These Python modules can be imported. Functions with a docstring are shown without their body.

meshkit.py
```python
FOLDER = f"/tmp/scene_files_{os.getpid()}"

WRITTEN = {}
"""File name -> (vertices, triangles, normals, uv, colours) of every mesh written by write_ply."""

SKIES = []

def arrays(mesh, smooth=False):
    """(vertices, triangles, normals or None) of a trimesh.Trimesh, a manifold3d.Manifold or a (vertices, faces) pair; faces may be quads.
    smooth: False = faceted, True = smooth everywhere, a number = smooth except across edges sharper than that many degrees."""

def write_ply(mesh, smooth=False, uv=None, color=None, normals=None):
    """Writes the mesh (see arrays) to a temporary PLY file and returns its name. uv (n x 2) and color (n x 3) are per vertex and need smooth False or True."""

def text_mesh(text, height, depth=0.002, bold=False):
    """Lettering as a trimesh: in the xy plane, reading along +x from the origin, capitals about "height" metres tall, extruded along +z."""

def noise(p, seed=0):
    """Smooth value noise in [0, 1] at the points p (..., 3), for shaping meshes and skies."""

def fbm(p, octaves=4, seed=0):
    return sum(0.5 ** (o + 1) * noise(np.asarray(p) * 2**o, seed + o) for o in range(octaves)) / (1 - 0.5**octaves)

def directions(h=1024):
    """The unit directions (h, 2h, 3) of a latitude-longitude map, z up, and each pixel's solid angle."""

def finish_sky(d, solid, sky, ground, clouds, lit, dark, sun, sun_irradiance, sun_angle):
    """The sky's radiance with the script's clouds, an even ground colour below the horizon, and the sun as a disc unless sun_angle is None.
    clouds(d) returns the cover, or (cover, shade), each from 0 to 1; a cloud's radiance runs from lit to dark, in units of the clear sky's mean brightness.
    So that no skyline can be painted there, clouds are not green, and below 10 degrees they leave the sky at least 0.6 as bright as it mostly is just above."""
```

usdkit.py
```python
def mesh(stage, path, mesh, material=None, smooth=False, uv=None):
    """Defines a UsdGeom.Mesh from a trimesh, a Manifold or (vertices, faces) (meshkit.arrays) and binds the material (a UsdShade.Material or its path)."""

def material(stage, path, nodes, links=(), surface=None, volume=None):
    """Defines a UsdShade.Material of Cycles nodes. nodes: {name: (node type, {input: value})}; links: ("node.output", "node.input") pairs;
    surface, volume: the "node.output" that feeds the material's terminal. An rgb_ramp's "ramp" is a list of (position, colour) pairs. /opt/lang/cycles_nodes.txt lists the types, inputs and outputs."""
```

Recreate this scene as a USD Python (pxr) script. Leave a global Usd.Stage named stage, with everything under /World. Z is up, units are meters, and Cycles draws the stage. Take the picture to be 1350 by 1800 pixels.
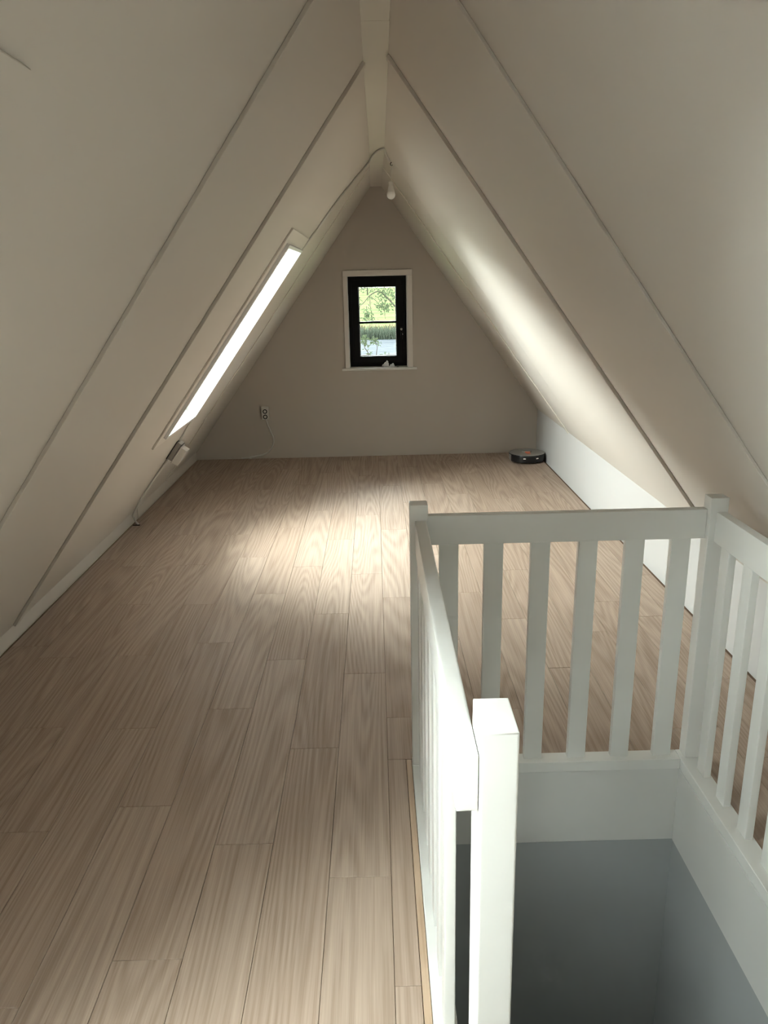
import math, random
import numpy as np, trimesh, usdkit
from shapely.geometry import Polygon, box as sbox
from pxr import Usd, UsdGeom, UsdLux, UsdShade, Gf, Sdf, Vt

random.seed(7); rng = np.random.default_rng(7)
stage = Usd.Stage.CreateInMemory()
UsdGeom.SetStageUpAxis(stage, UsdGeom.Tokens.z)
UsdGeom.SetStageMetersPerUnit(stage, 1.0)
UsdGeom.Xform.Define(stage, '/World'); UsdGeom.Scope.Define(stage, '/World/Looks')

# ------------------------------------------------------------------ camera
cam = UsdGeom.Camera.Define(stage, '/World/camera')
cam.CreateHorizontalApertureAttr(36.0); cam.CreateVerticalApertureAttr(48.0)
cam.CreateFocalLengthAttr(36.0 * 1345 / 1350); cam.CreateClippingRangeAttr(Gf.Vec2f(0.05, 4000))
_Y = np.array([(656 - 675) / 1345., (499 - 900) / 1345., 1.0]); _Y /= np.linalg.norm(_Y)   # world +y seen by the camera (x right, y down, z forward)
_t = math.radians(1.3)
_d = np.array([math.sin(_t), math.cos(_t), -(math.sin(_t) * _Y[0] + math.cos(_t) * _Y[1]) / _Y[2]]); _d /= np.linalg.norm(_d)
_Z = -_d; _X = np.cross(_Y, _Z); _R = np.stack([_X, _Y, _Z])
_rt, _up, _bk = _R @ [1, 0, 0], _R @ [0, -1, 0], _R @ [0, 0, -1]
UsdGeom.Xformable(cam).AddTransformOp().Set(Gf.Matrix4d(*_rt, 0, *_up, 0, *_bk, 0, 0, 0, 1.70, 1))
cam.CreateExposureAttr(0.0)

# ------------------------------------------------------------------ sky and daylight
sky = UsdLux.DomeLight.Define(stage, '/World/overcast_sky')
sky.CreateIntensityAttr(7.5); sky.CreateColorAttr(Gf.Vec3f(0.93, 0.97, 1.0))
SKYLIGHT = (25.5, 12.8)          # radiance of the overcast sky over the two roof windows
SKYCOL = (1.0, 0.99, 0.968)

# room numbers (metres): x to the right, y into the room, z up, floor top z = 0
FARW, BACK = 7.75, -1.0
SL, SR = 1.345, 1.38                                        # steepness of the two roof slopes
AL, AR, RZ = -0.004, 0.098, 2.575                           # ridge beam edges and underside
KNEE = 1.643                                                # right knee wall
cL, sL = 1 / math.hypot(1, SL), SL / math.hypot(1, SL)
cR, sR = 1 / math.hypot(1, SR), SR / math.hypot(1, SR)
TOTL, TOTR = (RZ - 0.02) / sL, (RZ - 0.40) / sR

def near_shift(y):                                          # the ridge runs a little out of true
    return np.interp(y, [2.8, 5.5], [-0.020, 0.0])

def left(y, t, h):
    y, t, h = np.broadcast_arrays(*map(lambda a: np.asarray(a, float), (y, t, h)))
    return np.stack([AL - t * cL + h * sL + near_shift(y) * (1 - t / TOTL), y, RZ - t * sL - h * cL], -1)

def right(y, t, h):
    y, t, h = np.broadcast_arrays(*map(lambda a: np.asarray(a, float), (y, t, h)))
    return np.stack([AR + t * cR - h * sR + near_shift(y) * (1 - t / TOTR), y, RZ - t * sR - h * cR], -1)

def skylight_lamp(name, yc, power, dt=0.0):
    r = UsdLux.RectLight.Define(stage, '/World/' + name)
    r.CreateWidthAttr(0.76); r.CreateHeightAttr(1.36); r.CreateIntensityAttr(power); r.CreateColorAttr(Gf.Vec3f(*SKYCOL))
    p = left(yc, 1.474 + dt, -0.15); z = np.array([-sL, 0, cL]); x = np.array([0, 1.0, 0]); y = np.cross(z, x)
    UsdGeom.Xformable(r).AddTransformOp().Set(Gf.Matrix4d(*x, 0, *y, 0, *z, 0, *map(float, p), 1))
skylight_lamp('daylight_far', 4.93, SKYLIGHT[0])
skylight_lamp('daylight_near', 0.658, SKYLIGHT[1], 0.0175)

# ------------------------------------------------------------------ naming helpers
_used = {}
def path_of(name, parent=None):
    base = (str(parent.GetPath()) if parent else '/World') + '/' + name
    n = _used.get(base, 0); _used[base] = n + 1
    return base if n == 0 else '%s_%03d' % (base, n)

def obj(name, mesh, mat, parent=None, smooth=False):
    return usdkit.mesh(stage, path_of(name, parent), mesh, M[mat] if isinstance(mat, str) else mat, smooth=smooth).GetPrim()

def tag(p, label=None, cat=None, group=None, kind=None):
    for k, v in (('label', label), ('category', cat), ('group', group), ('kind', kind)):
        if v: p.SetCustomDataByKey(k, v)
    return p

def thing(name, label=None, cat=None, loc=(0, 0, 0), rz=0, group=None, kind=None):
    x = UsdGeom.Xform.Define(stage, path_of(name))
    if any(loc): x.AddTranslateOp().Set(Gf.Vec3d(*loc))
    if rz: x.AddRotateZOp().Set(rz)
    return tag(x.GetPrim(), label, cat, group, kind)

# ------------------------------------------------------------------ mesh helpers
def bx(a, b, bev=0.0):
    a, b = np.minimum(a, b).astype(float), np.maximum(a, b).astype(float)
    if bev <= 0:
        m = trimesh.creation.box(extents=b - a); m.apply_translation((a + b) / 2); return m
    e = np.minimum(bev, (b - a) * 0.49); pts = []
    for sx in (0, 1):
        for sy in (0, 1):
            for sz in (0, 1):
                s = np.array([sx, sy, sz]); c = np.where(s == 1, b, a); inw = np.where(s == 1, -1, 1) * e
                for k in range(3):
                    q = c + inw; q[k] = c[k]; pts.append(q)
                if bev > 0.0025: pts.append(c + inw * 0.2929)
    return trimesh.Trimesh(np.array(pts)).convex_hull

def cat(*ms): return trimesh.util.concatenate([m for m in ms])

def warp(mesh, fn):
    v = np.asarray(mesh.vertices); m = trimesh.Trimesh(fn(v[:, 0], v[:, 1], v[:, 2]), mesh.faces, process=False)
    if m.volume < 0: m.invert()
    return m

def rbox(fn, y0, y1, t0, t1, h0, h1, bev=0.0): return warp(bx((y0, t0, h0), (y1, t1, h1), bev), fn)

def rpoly(fn, poly, h0, h1):
    m = trimesh.creation.extrude_polygon(poly, h1 - h0, engine='earcut'); m.apply_translation((0, 0, h0)); return warp(m, fn)

def smoothpath(pts, n=8):
    p = np.asarray(pts, float); p = np.vstack([2 * p[0] - p[1], p, 2 * p[-1] - p[-2]]); out = []
    for i in range(1, len(p) - 2):
        for u in np.linspace(0, 1, n, endpoint=False):
            a, b, c, d = p[i - 1], p[i], p[i + 1], p[i + 2]
            out.append(0.5 * (2 * b + (c - a) * u + (2 * a - 5 * b + 4 * c - d) * u ** 2 + (3 * b - a - 3 * c + d) * u ** 3))
    return np.array(out + [p[-2]])

def tube(pts, r, sides=8):
    p = np.asarray(pts, float); r = np.broadcast_to(r, len(p)); v = []
    tan = np.gradient(p, axis=0); tan /= np.linalg.norm(tan, axis=1, keepdims=True)
    u = np.cross(tan[0], [0.31, 0.17, 0.93]); u /= np.linalg.norm(u)
    for i in range(len(p)):
        u = u - tan[i] * (u @ tan[i]); u /= np.linalg.norm(u); w = np.cross(tan[i], u)
        a = np.linspace(0, 2 * math.pi, sides, endpoint=False)
        v.append(p[i] + r[i] * (np.outer(np.cos(a), u) + np.outer(np.sin(a), w)))
    v = np.vstack(v + [p[:1], p[-1:]]); f = []; n = len(p)
    for i in range(n - 1):
        for k in range(sides):
            a, b, c, d = i * sides + k, i * sides + (k + 1) % sides, (i + 1) * sides + (k + 1) % sides, (i + 1) * sides + k
            f += [[a, b, c], [a, c, d]]
    for k in range(sides):
        f += [[n * sides, (k + 1) % sides, k], [n * sides + 1, (n - 1) * sides + k, (n - 1) * sides + (k + 1) % sides]]
    return trimesh.Trimesh(v, f, process=False)

def lathe(prof, n=48, a0=0.0, a1=2 * math.pi):
    prof = np.asarray(prof, float); full = abs(a1 - a0 - 2 * math.pi) < 1e-6
    a = np.linspace(a0, a1, n, endpoint=not full); m = len(prof); v, f = [], []
    for t in a: v += [[r * math.cos(t), r * math.sin(t), z] for r, z in prof]
    for i in range(n if full else n - 1):
        j = (i + 1) % n
        for k in range(m - 1): f += [[i * m + k, j * m + k, j * m + k + 1], [i * m + k, j * m + k + 1, i * m + k + 1]]
    t = trimesh.Trimesh(v, f, process=True)
    t.update_faces(t.nondegenerate_faces())
    return t

# ------------------------------------------------------------------ materials
M = {}
def mat(name, nodes, links=(), surface='p.BSDF'):
    M[name] = usdkit.material(stage, '/World/Looks/' + name, nodes, links, surface=surface); return M[name]

def plain(name, col, rough=0.5, **k): return mat(name, {'p': ('principled_bsdf', {'base_color': col, 'roughness': rough, **k})})

def painted(name, col, rough, bump=0.0, scale=300.0, vary=0.02):
    c2 = tuple(c * (1 - vary) for c in col)
    mat(name, {'g': ('geometry', {}), 'n': ('noise_texture', {'scale': scale, 'detail': 3.0}), 'n2': ('noise_texture', {'scale': 1.3, 'detail': 3.0}),
               'm': ('mix_color', {'a': col, 'b': c2}), 'b': ('bump', {'strength': bump, 'distance': 0.002}), 'p': ('principled_bsdf', {'roughness': rough, 'specular_ior_level': 0.35})},
        [('g.position', 'n.vector'), ('g.position', 'n2.vector'), ('n2.fac', 'm.fac'), ('m.result', 'p.base_color'), ('n.fac', 'b.height'), ('b.normal', 'p.normal')])

painted('roof_paint', (0.68, 0.634, 0.575), 0.55, 0.05, 500)
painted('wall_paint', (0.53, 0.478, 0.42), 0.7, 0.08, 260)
painted('knee_paint', (0.63, 0.62, 0.605), 0.55, 0.04, 300)
painted('trim_paint', (0.80, 0.75, 0.70), 0.4, 0.03, 300)
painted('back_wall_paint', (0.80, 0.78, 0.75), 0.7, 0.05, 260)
painted('skylight_trim', (0.75, 0.70, 0.645), 0.5, 0.03, 300)
painted('white_gloss', (0.75, 0.745, 0.71), 0.32, 0.04, 90)
painted('lining_white', (0.82, 0.82, 0.81), 0.4, 0.02)
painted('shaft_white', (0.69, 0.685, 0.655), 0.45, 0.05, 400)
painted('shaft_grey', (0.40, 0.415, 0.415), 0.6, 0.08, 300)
plain('shadow_gap', (0.05, 0.04, 0.03), 0.9)
plain('subfloor', (0.13, 0.08, 0.048), 0.9)
plain('black_frame', (0.003, 0.0032, 0.0036), 0.4, specular_ior_level=0.15)
plain('steel', (0.6, 0.6, 0.6), 0.25, metallic=1.0)
plain('white_plastic', (0.62, 0.60, 0.56), 0.4)
plain('bulb_glass', (0.82, 0.81, 0.78), 0.25)
plain('bulb_base', (0.66, 0.64, 0.60), 0.4)
plain('grey_plastic', (0.40, 0.375, 0.34), 0.45)
plain('dark_plastic', (0.02, 0.02, 0.02), 0.4)
plain('dark_brown', (0.03, 0.02, 0.015), 0.8)
plain('robot_black', (0.006, 0.006, 0.007), 0.25)
plain('robot_grey', (0.22, 0.205, 0.195), 0.35)
plain('robot_top', (0.25, 0.24, 0.22), 0.3)
plain('robot_orange', (0.55, 0.12, 0.05), 0.4)
plain('tissue', (0.88, 0.89, 0.90), 0.8)
mat('pane', {'f': ('fresnel', {'IOR': 1.45}), 't': ('transparent_bsdf', {'color': (0.93, 0.97, 0.95)}), 'g': ('glossy_bsdf', {'color': (1, 1, 1), 'roughness': 0.0}), 'x': ('mix_closure', {})},
    [('f.fac', 'x.fac'), ('t.BSDF', 'x.closure1'), ('g.BSDF', 'x.closure2')], surface='x.closure')

def oak(name, seed, light, dark):
    """Pale oak decor: the annual rings are the contour lines of a smooth field drawn out along the plank, over fine fibre."""
    mat(name, {
        'g': ('geometry', {}), 'i': ('attribute', {'attribute': 'shift'}), 'ad': ('vector_math', {'math_type': 'add'}),
        'm1': ('mapping', {'scale': (4.2, 0.30, 1.0), 'location': (seed, seed * 1.7, seed * .3)}), 'n1': ('noise_texture', {'scale': 1.0, 'detail': 1.0, 'roughness': 0.3, 'distortion': 0.25}),
        'k': ('math', {'math_type': 'multiply', 'value2': 160.0}), 's': ('math', {'math_type': 'sine'}), 'r': ('map_range', {'from_min': -1.0, 'from_max': 1.0, 'to_min': 0.0, 'to_max': 1.0}),
        'm2': ('mapping', {'scale': (170.0, 2.6, 1.0), 'location': (seed, seed, 0)}), 'n2': ('noise_texture', {'scale': 1.0, 'detail': 3.0, 'roughness': 0.6}),
        'm3': ('mapping', {'scale': (16.0, 0.5, 1.0), 'location': (seed * 3, 0, 0)}), 'n3': ('noise_texture', {'scale': 1.0, 'detail': 2.0}),
        'w': ('math', {'math_type': 'multiply_add', 'value2': 0.24, 'value3': 0.0}), 'w2': ('math', {'math_type': 'multiply_add', 'value2': 0.95}), 'w3': ('math', {'math_type': 'multiply_add', 'value2': 0.32}),
        'c': ('rgb_ramp', {'ramp': [(0.52, light), (0.82, tuple(0.55 * a + 0.45 * b for a, b in zip(light, dark))), (1.08, dark)]}),
        'c2': ('mix_color', {'blend_type': 'multiply', 'fac': 1.0}),
        'b': ('bump', {'strength': 0.12, 'distance': 0.001}), 'ro': ('map_range', {'from_min': 0.3, 'from_max': 1.0, 'to_min': 0.42, 'to_max': 0.58}),
        'p': ('principled_bsdf', {'specular_ior_level': 0.4})},
        [('g.position', 'ad.vector1'), ('i.vector', 'ad.vector2'), ('ad.vector', 'm1.vector'), ('m1.vector', 'n1.vector'), ('n1.fac', 'k.value1'), ('k.value', 's.value1'), ('s.value', 'r.value'),
         ('ad.vector', 'm2.vector'), ('m2.vector', 'n2.vector'), ('ad.vector', 'm3.vector'), ('m3.vector', 'n3.vector'),
         ('r.result', 'w.value1'), ('n2.fac', 'w2.value1'), ('w.value', 'w2.value3'), ('n3.fac', 'w3.value1'), ('w2.value', 'w3.value3'),
         ('w3.value', 'ro.value'), ('ro.result', 'p.roughness'),
         ('w3.value', 'c.fac'), ('c.color', 'p.base_color'), ('n2.fac', 'b.height'), ('b.normal', 'p.normal')])
OAKS = []
for k, (l, d) in enumerate([((0.46, 0.352, 0.277), (0.29, 0.206, 0.15)), ((0.435, 0.33, 0.257), (0.275, 0.194, 0.14)), ((0.475, 0.368, 0.292), (0.305, 0.222, 0.165)), ((0.45, 0.342, 0.268), (0.283, 0.2, 0.146))]):
    oak('oak_%s' % 'abcd'[k], 3.1 * k + 1, l, d); OAKS.append('oak_%s' % 'abcd'[k])
oak('oak_edge', 19.0, (0.52, 0.385, 0.275), (0.36, 0.24, 0.15))

# ------------------------------------------------------------------ floor of planks
ROWW, ROW0, LEN = 0.1865, 0.011, 1.248
# measured end joints: row (left edge = ROW0 + row * ROWW) -> one joint's y
JOINT = {-7: 3.372, -6: 3.975, -5: 2.238, -4: 2.858, -3: 2.039, -2: 2.555, -1: 3.133, 0: 1.509, 1: 2.20, 2: 2.802, 3: 3.68, 4: 3.138, 5: 3.502, 6: 3.874, 7: 2.42, 8: 3.0, -8: 2.75, -9: 2.12, -10: 3.5, -11: 2.9}
X0, X1, Y0, Y1 = -1.858, KNEE - 0.020, BACK, FARW - 0.014
HOLE = (0.0995, 0.20, 1.146, 2.457)
floor = thing('floor', 'pale greige oak plank floor running the length of the attic', kind='structure')
def plank_mesh(x0, x1, y0, y1):
    g, c, z = 0.0006, 0.0013, -0.008
    lo = [(x0 + g, y0 + g), (x1 - g, y0 + g), (x1 - g, y1 - g), (x0 + g, y1 - g)]
    hi = [(x0 + g + c, y0 + g + c), (x1 - g - c, y0 + g + c), (x1 - g - c, y1 - g - c), (x0 + g + c, y1 - g - c)]
    v = [(x, y, z) for x, y in lo] + [(x, y, -c * 0.8) for x, y in lo] + [(x, y, 0) for x, y in hi]
    f = []
    for L in (0, 4):
        for k in range(4):
            a, b = L + k, L + (k + 1) % 4; f += [[a, b, b + 4], [a, b + 4, a + 4]]
    f += [[8, 9, 10], [8, 10, 11], [0, 2, 1], [0, 3, 2]]
    return trimesh.Trimesh(v, f, process=False)
def add_plank(x0, x1, y0, y1, m, shift):
    if x1 - x0 < 0.004 or y1 - y0 < 0.004: return
    p = obj('plank', plank_mesh(x0, x1, y0, y1), m, floor)
    UsdGeom.PrimvarsAPI(p).CreatePrimvar('shift', Sdf.ValueTypeNames.Vector3fArray, UsdGeom.Tokens.constant).Set(Vt.Vec3fArray([Gf.Vec3f(*shift)]))
for row in range(-11, 9):
    xa, xb = max(ROW0 + row * ROWW, X0), min(ROW0 + (row + 1) * ROWW, X1)
    if xb <= xa: continue
    y = JOINT[row] - LEN * 6
    while y < Y1:
        ya, yb = max(y, Y0), min(y + LEN, Y1); y += LEN
        if yb <= ya + 1e-6: continue
        m = OAKS[int(rng.integers(4))]; sh = (float(rng.uniform(0, 40)), float(rng.uniform(0, 40)), float(rng.uniform(0, 20)))
        hx0, hy0, hx1, hy1 = 0.0785 if ya < HOLE[3] + 0.012 else HOLE[0], HOLE[1], HOLE[2], HOLE[3]
        rects = [(xa, xb, ya, yb)]
        if xa < hx1 and xb > hx0 and ya < hy1 and yb > hy0:
            rects = []
            if ya < hy0: rects.append((xa, xb, ya, hy0))
            if yb > hy1 + (0.012 if xa < HOLE[0] < xb else 0): rects.append((xa, xb, hy1 + (0.012 if xa < HOLE[0] < xb else 0), yb))
            m0, m1 = max(ya, hy0), min(yb, hy1 + (0.012 if xa < HOLE[0] < xb else 0))
            if xa < hx0: rects.append((xa, min(xb, hx0), m0, m1))
            if xb > hx1: rects.append((max(xa, hx1), xb, m0, m1))
        for r in rects: add_plank(*r, m, sh)
e = obj('edge_strip', bx((0.0795, 0.20, -0.008), (0.0990, 2.466, 0.0004), 0.001), 'oak_edge', floor)
tag(e, 'warmer oak edge strip along the stair opening')
sub = sbox(-2.0, BACK, 1.9, FARW + 0.05).difference(sbox(0.1, 0.2, 1.146, 2.457))
m = trimesh.creation.extrude_polygon(sub, 0.02, engine='earcut'); m.apply_translation((0, 0, -0.0285))
obj('subfloor', m, 'subfloor', floor)

# ------------------------------------------------------------------ sloping ceilings
OP_T0, OP_T1, LT = 0.815, 2.133, 0.018                          # clear opening of a roof window along the slope; lining board thickness
SKY = {'window_2': (4.56, 5.30, 0.0), 'window_3': (0.288, 1.028, 0.0175)}
cl = thing('ceiling_left', 'left sloping ceiling of painted panels with raised joint strips', kind='structure')
cr = thing('ceiling_right', 'right sloping ceiling of painted panels with raised joint strips', kind='structure')
def holes(poly, grow):
    for a, b, d in SKY.values(): poly = poly.difference(sbox(a - grow, OP_T0 + d - grow, b + grow, OP_T1 + d + grow))
    return poly
G = 0.0012
LJ = [BACK, 2.295, 3.535, 5.66, 6.45, FARW + 0.02]
for a, b in zip(LJ, LJ[1:]):
    obj('ceiling_panel', rpoly(left, holes(sbox(a + G, -0.02, b - G, TOTL - 0.10), LT), -0.018, 0), 'roof_paint', cl)
m = cat(*[rpoly(left, holes(sbox(a, -0.25, b, TOTL + 0.25), LT), -0.10, -0.0185) for a, b in [(BACK - .2, 2.3), (2.3, 5.5), (5.5, FARW + 0.3)]])
obj('roof_deck', m, 'shadow_gap', cl)
RJ = [BACK, 2.205, 3.445, 5.68, 6.48, FARW + 0.02]
for a, b in zip(RJ, RJ[1:]):
    obj('ceiling_panel', rpoly(right, sbox(a + G, -0.02, b - G, TOTR), -0.018, 0), 'roof_paint', cr)
m = cat(*[rpoly(right, sbox(a, -0.25, b, TOTR + 0.25), -0.20, -0.0185) for a, b in [(BACK - .2, 2.3), (2.3, 5.5), (5.5, FARW + 0.3)]])
obj('roof_deck', m, 'shadow_gap', cr)
for y, w, h in ((2.265, 0.045, 0.013), (3.512, 0.046, 0.016), (6.43, 0.04, 0.006)):
    obj('joint_strip', rbox(left, y, y + w, 0.004, TOTL - 0.115, 0, h, 0.0015), 'roof_paint', cl)
for y, w, h in ((2.168, 0.045, 0.010), (3.422, 0.046, 0.015), (6.46, 0.04, 0.008)):
    obj('joint_strip', rbox(right, y, y + w, 0.004, TOTR - 0.04, 0, h, 0.0015), 'roof_paint', cr)

rb = thing('ridge_beam', 'boxed painted beam along the ridge of the ceiling', kind='structure')
for (y0, xa0, xb0), (y1, xa1, xb1) in [((BACK, -0.028, 0.077), (3.033, -0.024, 0.0785)), ((3.035, -0.0235, 0.080), (5.70, -0.004, 0.101)), ((5.702, -0.0055, 0.0985), (FARW + 0.02, -0.0055, 0.097))]:
    b = bx((0, y0, RZ), (1, y1, RZ + 0.12), 0.0012); v = b.vertices.copy(); u = (v[:, 1] - y0) / (y1 - y0)
    lo, hi = xa0 + (xa1 - xa0) * u, xb0 + (xb1 - xb0) * u; e = np.minimum(v[:, 0], 1 - v[:, 0])
    b.vertices = np.stack([np.where(v[:, 0] < .5, lo + e, hi - e), v[:, 1], v[:, 2]], 1)
    obj('beam_board', b, 'roof_paint', rb)

# ------------------------------------------------------------------ walls
WX0, WX1, WZ0, WZ1 = -0.262, 0.336, 0.897, 1.785               # opening of the gable window
tri = Polygon([(-2.05, -0.03), (1.95, -0.03), (1.95, 0.35), (0.05, 2.86), (-0.15, 2.86), (-2.05, 0.2)])
def gable(y0, y1, poly):
    m = trimesh.creation.extrude_polygon(poly, y1 - y0, engine='earcut'); v = m.vertices
    m.vertices = np.stack([v[:, 0], y0 + v[:, 2], v[:, 1]], 1); m.invert(); return m
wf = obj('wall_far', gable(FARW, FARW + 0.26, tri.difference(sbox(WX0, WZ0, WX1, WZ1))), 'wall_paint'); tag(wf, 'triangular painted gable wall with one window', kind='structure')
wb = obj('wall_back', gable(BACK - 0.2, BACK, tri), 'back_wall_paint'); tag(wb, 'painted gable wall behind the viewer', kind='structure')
kn = thing('wall_right', 'low white knee wall under the right slope', kind='structure')
obj('knee_board', bx((KNEE, BACK, -0.02), (KNEE + 0.016, 4.10, 0.448), 0.001), 'knee_paint', kn)
obj('knee_board', bx((KNEE, 4.101, -0.02), (KNEE + 0.016, FARW, 0.448), 0.001), 'knee_paint', kn)
obj('cap_strip', bx((KNEE + 0.001, BACK, 0.4485), (KNEE + 0.06, FARW, 0.452), 0.001), 'knee_paint', kn)
bl = thing('baseboard_left', 'low white board where the left slope meets the floor', kind='structure')
obj('board', bx((-1.890, BACK, -0.02), (-1.870, 5.70, 0.125), 0.001), 'roof_paint', bl)
obj('board', bx((-1.884, 5.702, -0.02), (-1.864, FARW, 0.125), 0.001), 'roof_paint', bl)

# ------------------------------------------------------------------ gable window
w1 = thing('window_1', 'small black-framed two-pane window in the far gable', kind='structure')
T = 0.040
for a, b in [((-0.294, 0), (WX0 + .004, 1)), ((WX1 - .004, 0), (0.378, 1))]:
    obj('casing_board', bx((a[0], FARW - 0.016, WZ0), (b[0], FARW + 0.0, 1.828 - 0.053), 0.0015), 'trim_paint', w1)
obj('casing_board', bx((-0.294, FARW - 0.016, 1.7752), (0.378, FARW, 1.828), 0.0015), 'trim_paint', w1)
obj('sill', bx((-0.331, FARW - 0.040, 0.874), (0.417, FARW + 0.13, 0.8965), 0.003), 'white_gloss', w1)
for a, b in [((WX0, WZ0), (-0.250, WZ1)), ((0.322, WZ0), (WX1, WZ1)), ((-0.250, 1.773), (0.322, WZ1))]:
    obj('reveal_board', bx((a[0], FARW - 0.002, a[1]), (b[0], FARW + 0.205, b[1]), 0.0), 'white_gloss', w1)
FY = FARW + 0.13
FX0, FX1, FZ0, FZ1 = -0.252, 0.324, 0.897, 1.775
def frame(x0, x1, z0, z1, w, y0, y1, bev=0.002):
    return cat(bx((x0, y0, z0), (x0 + w, y1, z1), bev), bx((x1 - w, y0, z0), (x1, y1, z1), bev), bx((x0 + w - .003, y0, z0), (x1 - w + .003, y1, z0 + w), bev), bx((x0 + w - .003, y0, z1 - w), (x1 - w + .003, y1, z1), bev))
obj('frame', frame(FX0, FX1, FZ0, FZ1, 0.045, FY, FY + 0.07), 'black_frame', w1)
sash = obj('sash', frame(FX0 + 0.036, FX1 - 0.036, FZ0 + 0.034, FZ1 - 0.034, 0.068, FY - 0.008, FY + 0.05, 0.004), 'black_frame', w1)
tag(obj('glazing_bead', frame(-0.148, 0.2215, 0.998, 1.674, 0.006, FY + 0.030, FY + 0.047, 0.001), 'white_gloss', w1), 'pale spacer edge around the glass')
obj('muntin', bx((-0.150, FY + 0.008, 1.320), (0.224, FY + 0.05, 1.340), 0.003), 'black_frame', w1)
obj('pane', bx((-0.152, FY + 0.034, 0.990), (0.226, FY + 0.038, 1.330)), 'pane', w1)
obj('pane', bx((-0.152, FY + 0.034, 1.330), (0.226, FY + 0.038, 1.682)), 'pane', w1)
hd = obj('handle', cat(bx((0.262, FY - 0.016, 1.200), (0.284, FY - 0.008, 1.285), 0.003), tube(smoothpath([(0.273, FY - 0.012, 1.262), (0.273, FY - 0.040, 1.260), (0.272, FY - 0.050, 1.245), (0.270, FY - 0.050, 1.165)], 6), 0.0085, 10)), 'black_frame', w1, smooth=40)
kb = lathe([(0, 0), (0.0075, 0.001), (0.0085, 0.006), (0.006, 0.012), (0, 0.013)], 20); kb.apply_transform(trimesh.transformations.rotation_matrix(math.pi / 2, (1, 0, 0))); kb.apply_scale(1.35); kb2 = kb.copy(); kb.apply_translation((0.270, FY - 0.050, 1.262)); kb2.apply_translation((0.276, FY - 0.016, 1.212))
tag(obj('lock_button', cat(kb, kb2), 'white_plastic', hd, smooth=40), 'small bright lock buttons')

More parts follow.
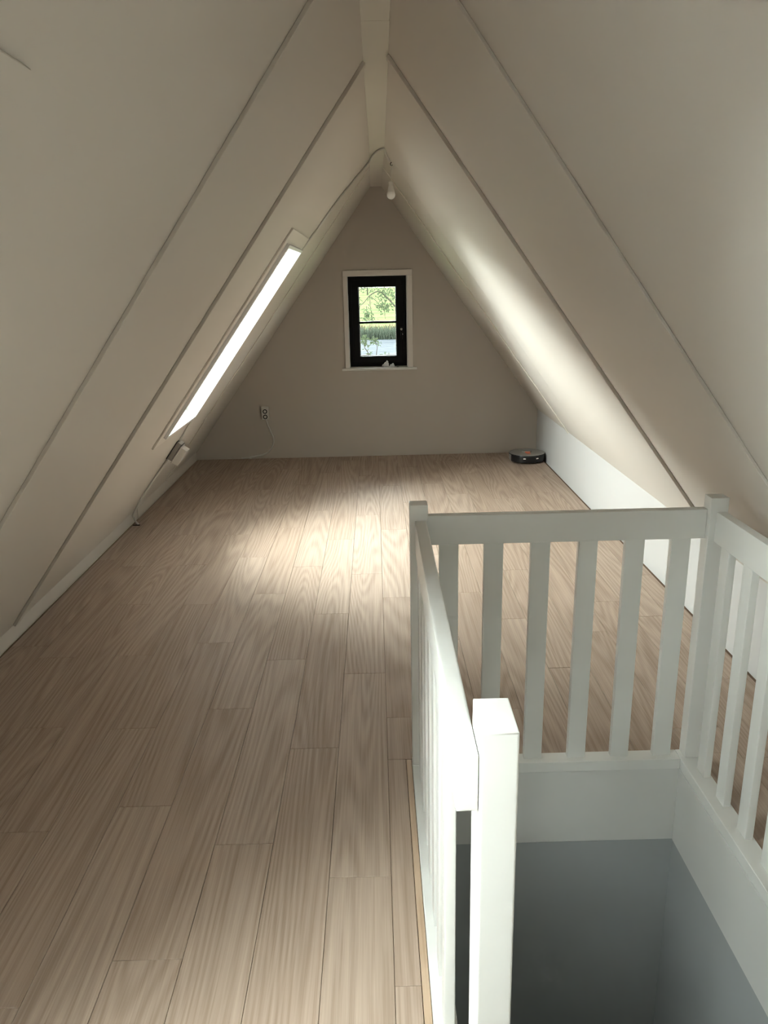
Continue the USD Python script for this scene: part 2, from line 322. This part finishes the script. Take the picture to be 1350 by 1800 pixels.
# ------------------------------------------------------------------ roof windows
def roof_window(name, y0, y1, dt, label):
    OP_T0, OP_T1 = 0.815 + dt, 2.133 + dt
    w = thing(name, label, kind='structure')
    e0, e1 = y0 - LT, y1 + LT; f0, f1 = OP_T0 - LT, OP_T1 + LT
    P = 0.102
    for a in ((e0 - P, e0 - .001, f0 - P + .018, f1 + P - .036), (e1 + .001, e1 + P, f0 - P + .018, f1 + P - .036), (e0, e1, f0 - P + .018, f0 - .001), (e0, e1, f1 + .001, f1 + P - .036)):
        obj('architrave_board', rbox(left, *a, 0, 0.011, 0.0012), 'skylight_trim' if dt == 0 else 'roof_paint', w)
    for a in ((e0, y0, f0, f1), (y1, e1, f0, f1), (y0, y1, f0, OP_T0), (y0, y1, OP_T1, f1)):
        obj('lining_board', rbox(left, *a, -0.105, 0.030, 0.001), 'lining_white', w)
    s = 0.035
    obj('sash', cat(*[rbox(left, *a, -0.120, -0.085, 0.003) for a in ((y0 - .01, y0 + s, OP_T0 - .01, OP_T1 + .01), (y1 - s, y1 + .01, OP_T0 - .01, OP_T1 + .01), (y0 + s, y1 - s, OP_T0 - .01, OP_T0 + s), (y0 + s, y1 - s, OP_T1 - s, OP_T1 + .01))]), 'lining_white', w)
    obj('pane', rbox(left, y0 + s - .01, y1 - s + .01, OP_T0 + s - .01, OP_T1 - s + .01, -0.108, -0.104), 'pane', w)
    a = [rbox(left, *q, -0.165, -0.106) for q in ((y0 - .08, y0 - .012, OP_T0 - .08, OP_T1 + .08), (y1 + .012, y1 + .08, OP_T0 - .08, OP_T1 + .08), (y0 - .012, y1 + .012, OP_T0 - .08, OP_T0 - .012), (y0 - .012, y1 + .012, OP_T1 + .012, OP_T1 + .08))]
    obj('flashing', cat(*a), 'dark_plastic', w)
roof_window("window_2", *SKY['window_2'], 'tall roof window in the left slope with proud white lining')
roof_window('window_3', *SKY['window_3'], 'roof window in the left slope beside the viewer')

# ------------------------------------------------------------------ stairwell
sw = thing('stairwell', 'stair opening lined with white boards above grey walls', kind='structure')
SX0, SX1, SY0, SY1, FB = 0.160, 1.075, 0.22, 2.402, -0.332
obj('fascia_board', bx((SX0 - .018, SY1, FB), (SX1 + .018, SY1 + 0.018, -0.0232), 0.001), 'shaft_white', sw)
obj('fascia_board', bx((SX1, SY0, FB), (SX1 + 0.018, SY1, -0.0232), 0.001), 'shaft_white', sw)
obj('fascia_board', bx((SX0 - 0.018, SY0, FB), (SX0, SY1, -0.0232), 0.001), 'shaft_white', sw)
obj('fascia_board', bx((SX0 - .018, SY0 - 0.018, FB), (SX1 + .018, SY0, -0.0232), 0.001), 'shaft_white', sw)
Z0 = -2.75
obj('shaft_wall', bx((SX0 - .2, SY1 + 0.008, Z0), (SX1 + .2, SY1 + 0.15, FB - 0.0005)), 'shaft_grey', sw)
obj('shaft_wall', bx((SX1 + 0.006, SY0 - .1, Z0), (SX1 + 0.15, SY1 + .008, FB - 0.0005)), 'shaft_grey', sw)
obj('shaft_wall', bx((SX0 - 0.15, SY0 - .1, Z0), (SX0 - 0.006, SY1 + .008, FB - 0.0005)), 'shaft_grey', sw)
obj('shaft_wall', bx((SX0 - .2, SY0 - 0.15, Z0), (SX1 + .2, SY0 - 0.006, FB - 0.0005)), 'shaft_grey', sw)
obj('landing', bx((SX0 - .2, SY0 - .2, Z0 - 0.05), (SX1 + .2, SY1 + .2, Z0)), 'subfloor', sw)

# ------------------------------------------------------------------ balustrade
bal = thing('balustrade', 'white painted wooden balustrade with square posts around the stair opening', 'balustrade')
def part(name, a, b, bev=0.004): return obj(name, bx(a, b, bev), 'white_gloss', bal, smooth=28)
part('post', (0.1012, 2.404, 0.0203), (0.1612, 2.460, 1.003), 0.003)
part('post', (1.0920, 2.401, 0.0203), (1.1520, 2.456, 1.003), 0.003)
part('post', (0.1562, 1.078, -0.34), (0.2195, 1.190, 1.001), 0.004)
BZ = 0.0200
part('base_rail', (0.1000, 0.22, -0.0225), (0.1560, 2.3965, BZ), 0.002)
part('base_rail', (0.1000, 2.397, -0.0225), (1.0760, 2.457, BZ), 0.002)
part('base_rail', (1.0762, 0.22, -0.0225), (1.1450, 2.457, BZ), 0.002)
part('handrail', (0.1170, 1.092, 0.841), (0.1562, 2.4045, 0.951), 0.006)
part('handrail', (0.1608, 2.420, 0.857), (1.0925, 2.453, 0.960), 0.004)
part('handrail', (1.1120, 0.26, 0.852), (1.1450, 2.4015, 0.957), 0.004)
part('post', (1.0920, 0.205, 0.0203), (1.1520, 0.262, 1.003), 0.003)
for x in (0.199, 0.3500, 0.5080, 0.6680, 0.8260, 0.9810): part('baluster', (x, 2.4215, BZ - .001), (x + 0.0655, 2.4470, 0.860), 0.0035)
for k in range(7):
    y = 2.298 - 0.1566 * k
    part('baluster', (0.1225, y, BZ - .001), (0.1478, y + 0.062, 0.845), 0.0035)
for k in range(13):
    y = 2.282 - 0.1555 * k
    part('baluster', (1.1110, y, BZ - .001), (1.1370, y + 0.058, 0.856), 0.0035)

# ------------------------------------------------------------------ robot vacuum
rv = thing('robot_vacuum', 'round grey and black robot vacuum parked in the far right corner of the floor', 'robot vacuum', (1.463, 7.33, 0.0))
obj('body', lathe([(0, 0.012), (0.150, 0.012), (0.168, 0.022), (0.170, 0.030), (0.170, 0.076), (0.166, 0.082), (0, 0.082)], 64), 'robot_grey', rv, smooth=35)
A0, A1 = math.radians(-160), math.radians(35)
obj('bumper', lathe([(0.160, 0.014), (0.1715, 0.018), (0.1735, 0.030), (0.1735, 0.074), (0.1715, 0.080), (0.160, 0.080), (0.160, 0.014)], 48, A0, A1), 'robot_black', rv, smooth=35)
obj('top_cover', lathe([(0, 0.0815), (0.1705, 0.0815), (0.1725, 0.085), (0.1715, 0.0885), (0.166, 0.091), (0, 0.0925)], 64), 'robot_top', rv, smooth=35)
obj('rim', lathe([(0.1715, 0.080), (0.1738, 0.081), (0.1742, 0.084), (0.1725, 0.0868), (0.1715, 0.080)], 64), 'robot_black', rv, smooth=35)
tu = obj('turret', lathe([(0.046, 0.091), (0.048, 0.104), (0.046, 0.108), (0, 0.109)], 40), 'robot_top', rv, smooth=35)
tag(obj('stripe', bx((-0.026, -0.0495, 0.0930), (0.024, -0.036, 0.1035), 0.002), 'robot_orange', tu), 'orange red stripe')
tag(obj('mark', bx((-0.020, -0.105, 0.0915), (0.020, -0.060, 0.0930), 0.0005), 'robot_orange', rv), 'orange red mark on the cover')
for x in (-0.052, 0.072):
    a = math.asin(x / 0.1735); d = np.array([math.sin(a), -math.cos(a)])
    m = bx((-0.012, -0.004, -0.006), (0.012, 0.003, 0.006), 0.003); m.apply_transform(trimesh.transformations.rotation_matrix(a, (0, 0, 1))); m.apply_translation((d[0] * 0.1735, d[1] * 0.1735, 0.058))
    tag(obj('sensor', m, 'white_plastic', rv), 'small pale sensor window')
for x in (-0.11, 0.11): obj('wheel', (lambda m: (m.apply_transform(trimesh.transformations.rotation_matrix(math.pi / 2, (0, 1, 0))), m.apply_translation((x, 0, 0.034)), m)[2])(trimesh.creation.cylinder(0.034, 0.018, sections=24)), 'dark_plastic', rv)

# ------------------------------------------------------------------ pendant bulb and its cable
HOOK = np.array([0.150, 5.79, 2.500])
lb = thing('pendant_bulb', 'bare white bulb hanging by a thin cord from the ridge', 'light bulb', (0.140, 5.765, 2.264))
BULB = np.array([0.140, 5.765, 2.264]); HK = HOOK - BULB
obj('globe', lathe([(0, 0.0), (0.010, 0.0015), (0.020, 0.007), (0.0275, 0.017), (0.030, 0.029), (0.0285, 0.040), (0.0265, 0.047), (0.0, 0.048)], 36), 'bulb_glass', lb, smooth=50)
obj('collar', lathe([(0.0265, 0.0465), (0.0235, 0.060), (0.0190, 0.080), (0.0155, 0.0885), (0, 0.089)], 36), 'bulb_base', lb, smooth=50)
obj('socket', lathe([(0.0165, 0.0865), (0.0165, 0.112), (0.012, 0.117), (0, 0.118)], 30), 'white_plastic', lb, smooth=40)
obj('cord', tube(smoothpath([(0, 0, 0.117), (0.001, 0.001, 0.16), (0.006, 0.010, 0.215), tuple(HK + [0, 0, -0.004])], 8), 0.0022, 8), 'white_plastic', lb, smooth=True)
obj('hook', tube(smoothpath([HK + [0.009, 0.004, 0.0], HK + [0.004, 0.0, 0.004], HK + [-0.006, -0.004, 0.004], HK + [-0.010, -0.004, -0.006], HK + [-0.004, -0.002, -0.014], HK + [0.004, 0.0, -0.010]], 6), 0.0026, 8), 'dark_plastic', lb, smooth=True)

CON = 'white_plastic'
c1 = thing('ridge_cable', 'white cable crossing the ridge beam and running down past the tall roof window', 'cable')
up = [right(5.80, 0.075, 0.006), right(5.70, 0.02, 0.007), (0.098, 5.640, 2.5675), (0.075, 5.645, 2.567), (0.048, 5.73, 2.567), (0.020, 5.91, 2.567), left(6.10, 0.025, 0.0085), left(5.90, 0.19, 0.0085), left(5.66, 0.418, 0.0085), left(5.575, 0.62, 0.0085), left(5.475, 0.80, 0.0085), left(5.432, 1.4, 0.0085), left(5.432, 2.2, 0.0085), left(5.475, 2.33, 0.0085), left(5.49, 2.405, 0.010)]
obj('cable_run', tube(smoothpath(up, 8), 0.0072, 10), CON, c1, smooth=True)
for p in (left(5.80, 0.285, 0), left(5.515, 0.73, 0)):
    obj('clip', cat(trimesh.creation.icosphere(2, 0.0105, )).apply_translation(p), CON, c1, smooth=True)
c2 = thing('slope_cable', 'white cable dropping from the surface socket on the left slope to the floor', 'cable')
dn = [left(5.50, 2.555, 0.010), left(5.47, 2.62, 0.009), left(5.43, 2.75, 0.009), left(5.405, 2.90, 0.010), left(5.43, 2.99, 0.014), (-1.846, 5.52, 0.075), (-1.852, 5.56, 0.045), (-1.838, 5.545, 0.020), (-1.815, 5.525, 0.002)]
obj('cable_run', tube(smoothpath(dn, 8), 0.0072, 10), CON, c2, smooth=True)
obj('floor_grommet', bx((-1.850, 5.497, 0.0), (-1.795, 5.512, 0.0045), 0.002), 'dark_brown', c2)

so = thing('slope_socket', 'grey surface socket box fixed to the left slope under the roof window', 'socket')
obj('base', rbox(left, 5.435, 5.545, 2.405, 2.56, 0.0, 0.006, 0.0015), 'dark_plastic', so)
obj('housing', rbox(left, 5.440, 5.540, 2.408, 2.557, 0.006, 0.040, 0.005), 'grey_plastic', so, smooth=30)
obj('seam', rbox(left, 5.444, 5.536, 2.412, 2.553, 0.040, 0.043, 0.0005), 'dark_plastic', so)
ad = thing('power_adapter', 'white plug-in adapter on the grey socket under the roof window', 'adapter')
obj('housing', rbox(left, 5.432, 5.530, 2.425, 2.560, 0.0435, 0.098, 0.006), 'white_plastic', ad, smooth=30)
obj('rim', rbox(left, 5.428, 5.534, 2.421, 2.564, 0.0432, 0.052, 0.002), 'white_plastic', ad, smooth=30)

# ------------------------------------------------------------------ double socket on the far wall
ws = thing('wall_socket', 'double surface socket low on the far gable wall', 'socket', (-1.124, FARW, 0.0))
obj('housing', bx((-0.038, -0.040, 0.404), (0.038, 0.0, 0.537), 0.006), 'white_plastic', ws, smooth=30)
obj('face_plate', bx((-0.031, -0.044, 0.408), (0.031, -0.039, 0.515), 0.003), 'white_plastic', ws, smooth=30)
for z in (0.435, 0.489):
    m = lathe([(0.0, 0.0), (0.0165, 0.0), (0.0165, 0.0035), (0.0225, 0.0035), (0.0225, -0.004), (0.0, -0.004)], 28); m.apply_transform(trimesh.transformations.rotation_matrix(math.pi / 2, (1, 0, 0))); m.apply_translation((0, -0.0445, z))
    s = obj('outlet', m, 'dark_plastic', ws, smooth=30)
    m = trimesh.creation.cylinder(0.0135, 0.004, sections=24); m.apply_transform(trimesh.transformations.rotation_matrix(math.pi / 2, (1, 0, 0))); m.apply_translation((0, -0.0465, z))
    obj('outlet_centre', m, 'white_plastic', s)
c3 = thing('socket_cable', 'white cable curving down the far wall from the double socket to the floor', 'cable')
cb = [(-1.122, FARW - .016, 0.408), (-1.113, FARW - .010, 0.358), (-1.085, FARW - .009, 0.281), (-1.062, FARW - .009, 0.21), (-1.068, FARW - .009, 0.148), (-1.108, FARW - .009, 0.078), (-1.157, FARW - .009, 0.046), (-1.24, FARW - .009, 0.028), (-1.300, FARW - .010, 0.018), (-1.335, FARW - .012, 0.010), (-1.40, FARW - .013, 0.0085)]
obj('cable_run', tube(smoothpath(cb, 8), 0.0078, 10), CON, c3, smooth=True)
obj('clip', bx((-1.323, FARW - .026, 0.0), (-1.300, FARW - .004, 0.014), 0.003), CON, c3)

# ------------------------------------------------------------------ things on the window sill
def crumple(pts, seed):
    m = trimesh.Trimesh(np.array(pts)).convex_hull
    for _ in range(3): m = m.subdivide()
    import meshkit
    v = m.vertices; d = meshkit.noise(v * 70, seed) - .5; d2 = meshkit.noise(v * 160, seed + 5) - .5
    m.vertices = v + m.vertex_normals * (np.abs(d)[:, None] * -0.022 + d2[:, None] * 0.006 + 0.004)
    m.vertices[:, 2] = np.maximum(m.vertices[:, 2], 0.0)
    return m
t1 = obj('crumpled_tissue', crumple([(-.045, -.02, 0), (.03, -.025, 0), (.03, .02, 0), (-.045, .02, 0), (-.03, 0, .022), (.012, .004, .062), (.020, -.004, .055), (.028, .0, .02)], 3).apply_translation((0.108, FARW + 0.062, 0.8968)), 'tissue')
tag(t1, 'larger peaked crumple of white tissue on the window sill', 'tissue')
t2 = obj('crumpled_tissue', crumple([(-.022, -.016, 0), (.026, -.016, 0), (.024, .016, 0), (-.022, .014, 0), (-.012, 0, .028), (.002, .0, .018), (.014, .002, .034), (.02, 0, .016)], 9).apply_translation((0.168, FARW + 0.055, 0.8968)), 'tissue')
tag(t2, 'smaller crumple of white tissue right of the peaked one on the sill', 'tissue')
cr_ = obj('crumb', bx((-0.011, -0.004, 0), (0.011, 0.004, 0.005), 0.002).apply_translation((0.226, FARW + 0.03, 0.8966)), 'dark_plastic')
tag(cr_, 'tiny dark crumb on the white window sill beside the tissue', 'crumb')

# ------------------------------------------------------------------ outside: meadow, canal, reeds, trees
def ground_mat(name, cols, scale):
    mat(name, {'g': ('geometry', {}), 'm': ('mapping', {'scale': scale}), 'n': ('noise_texture', {'scale': 1.0, 'detail': 4.0}), 'c': ('rgb_ramp', {'ramp': cols}), 'p': ('diffuse_bsdf', {'roughness': 0.5})},
        [('g.position', 'm.vector'), ('m.vector', 'n.vector'), ('n.fac', 'c.fac'), ('c.color', 'p.color')])
ground_mat('meadow_grass', [(0.38, (0.042, 0.060, 0.024)), (0.46, (0.046, 0.064, 0.026)), (0.52, (0.074, 0.070, 0.036)), (0.58, (0.044, 0.062, 0.025))], (0.006, 0.045, 1.0))
ground_mat('garden_grass', [(0.3, (0.05, 0.08, 0.03)), (0.7, (0.08, 0.11, 0.045))], (0.6, 0.6, 1))
mat('canal_water', {'g': ('geometry', {}), 'm': ('mapping', {'scale': (0.25, 1.1, 1)}), 'n': ('noise_texture', {'scale': 1.0, 'detail': 4.0}), 'b': ('bump', {'strength': 0.6, 'distance': 0.3}),
    'c': ('rgb_ramp', {'ramp': [(0.35, (0.0225, 0.0255, 0.0299)), (0.65, (0.0421, 0.046, 0.05))]}), 'd': ('diffuse_bsdf', {}), 's': ('glossy_bsdf', {'roughness': 0.2}), 'x': ('mix_closure', {'fac': 0.02})},
    [('g.position', 'm.vector'), ('m.vector', 'n.vector'), ('n.fac', 'b.height'), ('n.fac', 'c.fac'), ('c.color', 'd.color'), ('b.normal', 's.normal'), ('d.BSDF', 'x.closure1'), ('s.BSDF', 'x.closure2')], surface='x.closure')
def leafmat(name, col, tr):
    mat(name, {'d': ('diffuse_bsdf', {'color': col}), 't': ('translucent_bsdf', {'color': tr}), 'x': ('mix_closure', {'fac': 0.4})}, [('d.BSDF', 'x.closure1'), ('t.BSDF', 'x.closure2')], surface='x.closure')
leafmat('leaf_green', (0.038, 0.048, 0.028), (0.045, 0.055, 0.028)); leafmat('leaf_dark', (0.05, 0.065, 0.05), (0.05, 0.065, 0.04)); leafmat('reed_leaf', (0.0374, 0.0462, 0.034), (0.034, 0.0422, 0.0286)); leafmat('rust_leaf', (0.0578, 0.0476, 0.0286), (0.0476, 0.0374, 0.0238))
mat('bark', {'p': ('diffuse_bsdf', {'color': (0.025, 0.021, 0.018)})})
GZ, WZ = -5.2, -5.8
md = obj('meadow', bx((-400, 111, GZ - 1.5), (400, 1500, GZ)), 'meadow_grass'); tag(md, 'green and yellow meadow beyond the canal', 'meadow', kind='structure')
ob = obj('garden_ground', bx((-400, 8.4, GZ - 1.5), (400, 62, GZ)), 'garden_grass'); tag(ob, 'grass ground below the house on the near bank', 'ground', kind='structure')
cw = obj('canal', bx((-400, 60, WZ - 0.2), (400, 113, WZ)), 'canal_water'); tag(cw, 'pale canal water seen through the gable window', 'canal', kind='structure')

def blades(n, x0, x1, y0, y1, z, h0, h1, w, seed):
    r = np.random.default_rng(seed); v, f = [], []
    for i in range(n):
        x, y = r.uniform(x0, x1), r.uniform(y0, y1); h = r.uniform(h0, h1); a = r.uniform(0, math.pi); ww = w * r.uniform(.6, 1.3); lx, ly = r.normal(0, .18 * h, 2)
        d = np.array([math.cos(a), math.sin(a), 0]) * ww; p = np.array([x, y, z]); k = len(v)
        v += [p - d, p + d, p + d * .8 + [lx * .4, ly * .4, h * .6], p - d * .8 + [lx * .4, ly * .4, h * .6], p + [lx, ly, h]]
        f += [[k, k + 1, k + 2], [k, k + 2, k + 3], [k + 3, k + 2, k + 4]]
    return trimesh.Trimesh(v, f, process=False)
rd = obj('reeds', blades(7000, -16, 18, 109.5, 113.2, WZ, 0.6, 1.9, 0.05, 4), 'reed_leaf'); tag(rd, 'green reeds along the far bank of the canal', 'reeds', kind='stuff')
r2 = obj('grass_tufts', blades(1500, -16, 18, 114.2, 116, GZ - .1, 0.6, 1.6, 0.06, 5), 'rust_leaf'); tag(r2, 'yellow brown grass tufts behind the green reeds', 'grass', kind='stuff')

def leaves(centres, n, spread, size, seed):
    r = np.random.default_rng(seed); v, f = [], []
    for c in centres:
        for _ in range(n):
            p = np.asarray(c) + r.normal(0, spread, 3); d = r.normal(0, 1, 3); d /= np.linalg.norm(d); s = np.cross(d, r.normal(0, 1, 3)); s /= np.linalg.norm(s)
            L = size * r.uniform(.6, 1.3); W = L * .2; up_ = np.cross(d, s) * L * .12; k = len(v)
            v += [p, p + d * L * .5 + s * W + up_, p + d * L, p + d * L * .5 - s * W + up_]; f += [[k, k + 1, k + 2], [k, k + 2, k + 3]]
    return trimesh.Trimesh(v, f, process=False)

def along(pts, n, seed, jit):
    r = np.random.default_rng(seed); p = smoothpath(pts, 12); return [p[int(r.integers(len(p)))] + r.normal(0, jit, 3) for _ in range(n)]
wt = thing('willow_tree', 'pale green willow with an arching branch close outside the gable window', 'tree')
trunk = [(2.6, 17.0, GZ - .1), (2.5, 17.0, -2.5), (2.2, 16.8, 0.0), (1.9, 16.6, 1.6), (1.6, 16.4, 2.8)]
obj('trunk', tube(smoothpath(trunk, 6), np.linspace(0.20, 0.07, 25), 10), 'bark', wt, smooth=True)
BR = [[(1.9, 16.6, 0.2), (1.1, 16.3, 0.75), (0.62, 16.1, 1.05), (0.42, 16.0, 1.27), (0.22, 16, 1.48), (0.08, 16, 1.55), (-0.08, 16.0, 1.47), (-0.2, 15.95, 1.34), (-0.36, 15.9, 1.22)],
      [(1.75, 16.5, 2.2), (0.9, 16.2, 1.95), (0.3, 16.0, 1.66), (-0.1, 15.9, 1.66), (-0.6, 15.8, 1.4)],
      [(-0.08, 16.0, 1.47), (-0.07, 16.0, 1.30), (-0.05, 16.0, 1.12), (-0.03, 16, 0.98)],
      [(-0.06, 16.0, 1.46), (0.06, 16, 1.36), (0.15, 16, 1.24), (0.21, 16, 1.16), (0.23, 16, 1.02)]]
for i, b in enumerate(BR):
    p = smoothpath(b, 8); obj('branch', tube(p, np.linspace(0.022 if i == 0 else (0.018 if i == 1 else 0.006), 0.004, len(p)), 6), 'bark', wt, smooth=True)
cen = along(BR[0][2:], 12, 1, 0.05) + along(BR[1], 60, 2, 0.10) + [(-0.14, 16, 1.14), (-0.10, 16, 1.08), (-0.06, 16, 1.02), (-0.18, 16, 1.06)] * 4 + [(0.12, 16, 1.24), (0.24, 16, 1.28), (0.27, 16, 1.22), (0.19, 16, 1.2)] * 4 + along([(0.3, 16, 1.4), (0.45, 16, 1.45), (0.6, 16, 1.4)], 16, 5, 0.08)
obj('foliage', leaves(cen, 6, 0.05, 0.07, 3), 'leaf_green', wt)
big = [(1.5 + a * .9, 16.6 + b * .8, 2.6 + c * .7) for a, b, c in np.random.default_rng(8).normal(0, 1, (260, 3))]
obj('foliage', leaves(big, 7, 0.09, 0.11, 4), 'leaf_green', wt)
sh = thing('sapling', 'young sapling with two leafy tips low in the view of the gable window', 'sapling')
st = [[(-0.06, 16, GZ), (-0.05, 16, -2), (-0.07, 16, -0.2), (-0.13, 16, 0.30), (-0.2, 16, 0.44), (-0.23, 16, 0.56)], [(-0.06, 16, -1.0), (0.0, 16, -.2), (0.03, 16, 0.3), (0.05, 16, 0.46), (0.01, 16, 0.58)], [(0.0, 16, -.2), (0.14, 16, 0.1), (0.2, 16, 0.28)]]
for i, b in enumerate(st): p = smoothpath(b, 8); obj('stem', tube(p, np.linspace(0.02 if i == 0 else 0.012, 0.004, len(p)), 6), 'bark', sh, smooth=True)
obj('foliage', leaves([(-0.22, 16, 0.55), (-0.18, 16, 0.5), (-0.25, 16, 0.6), (-0.20, 16, 0.64), (0.01, 16, 0.57), (0.05, 16, 0.55), (-0.02, 16, 0.6), (0.2, 16, 0.28), (0.15, 16, 0.25), (-0.1, 16, 0.3)] * 3, 7, 0.035, 0.07, 6), 'leaf_green', sh)
for k, (x, y, s) in enumerate([(-30, 460, 9), (-4, 520, 11), (26, 480, 9), (60, 500, 12), (-70, 540, 13)]):
    tr = thing('distant_tree', ['dark rounded tree on the left of the horizon', 'dark rounded tree on the horizon straight out of the window', 'dark rounded tree right of the middle of the horizon', 'dark tall tree at the right end of the horizon', 'dark wide tree at the far left end of the horizon'][k], 'tree', (x, y, GZ), group=None)
    obj('trunk', tube([(0, 0, 0), (0.1, 0, s * .25), (0, 0.1, s * .6)], [s * .04, s * .03, s * .015], 8), 'bark', tr, smooth=True)
    c = np.random.default_rng(20 + k).normal(0, 1, (90, 3)) * [s * .25, s * .25, s * .2] + [0, 0, s * .62]
    obj('crown', leaves(c, 10, s * .05, s * .07, 30 + k), 'leaf_dark', tr)
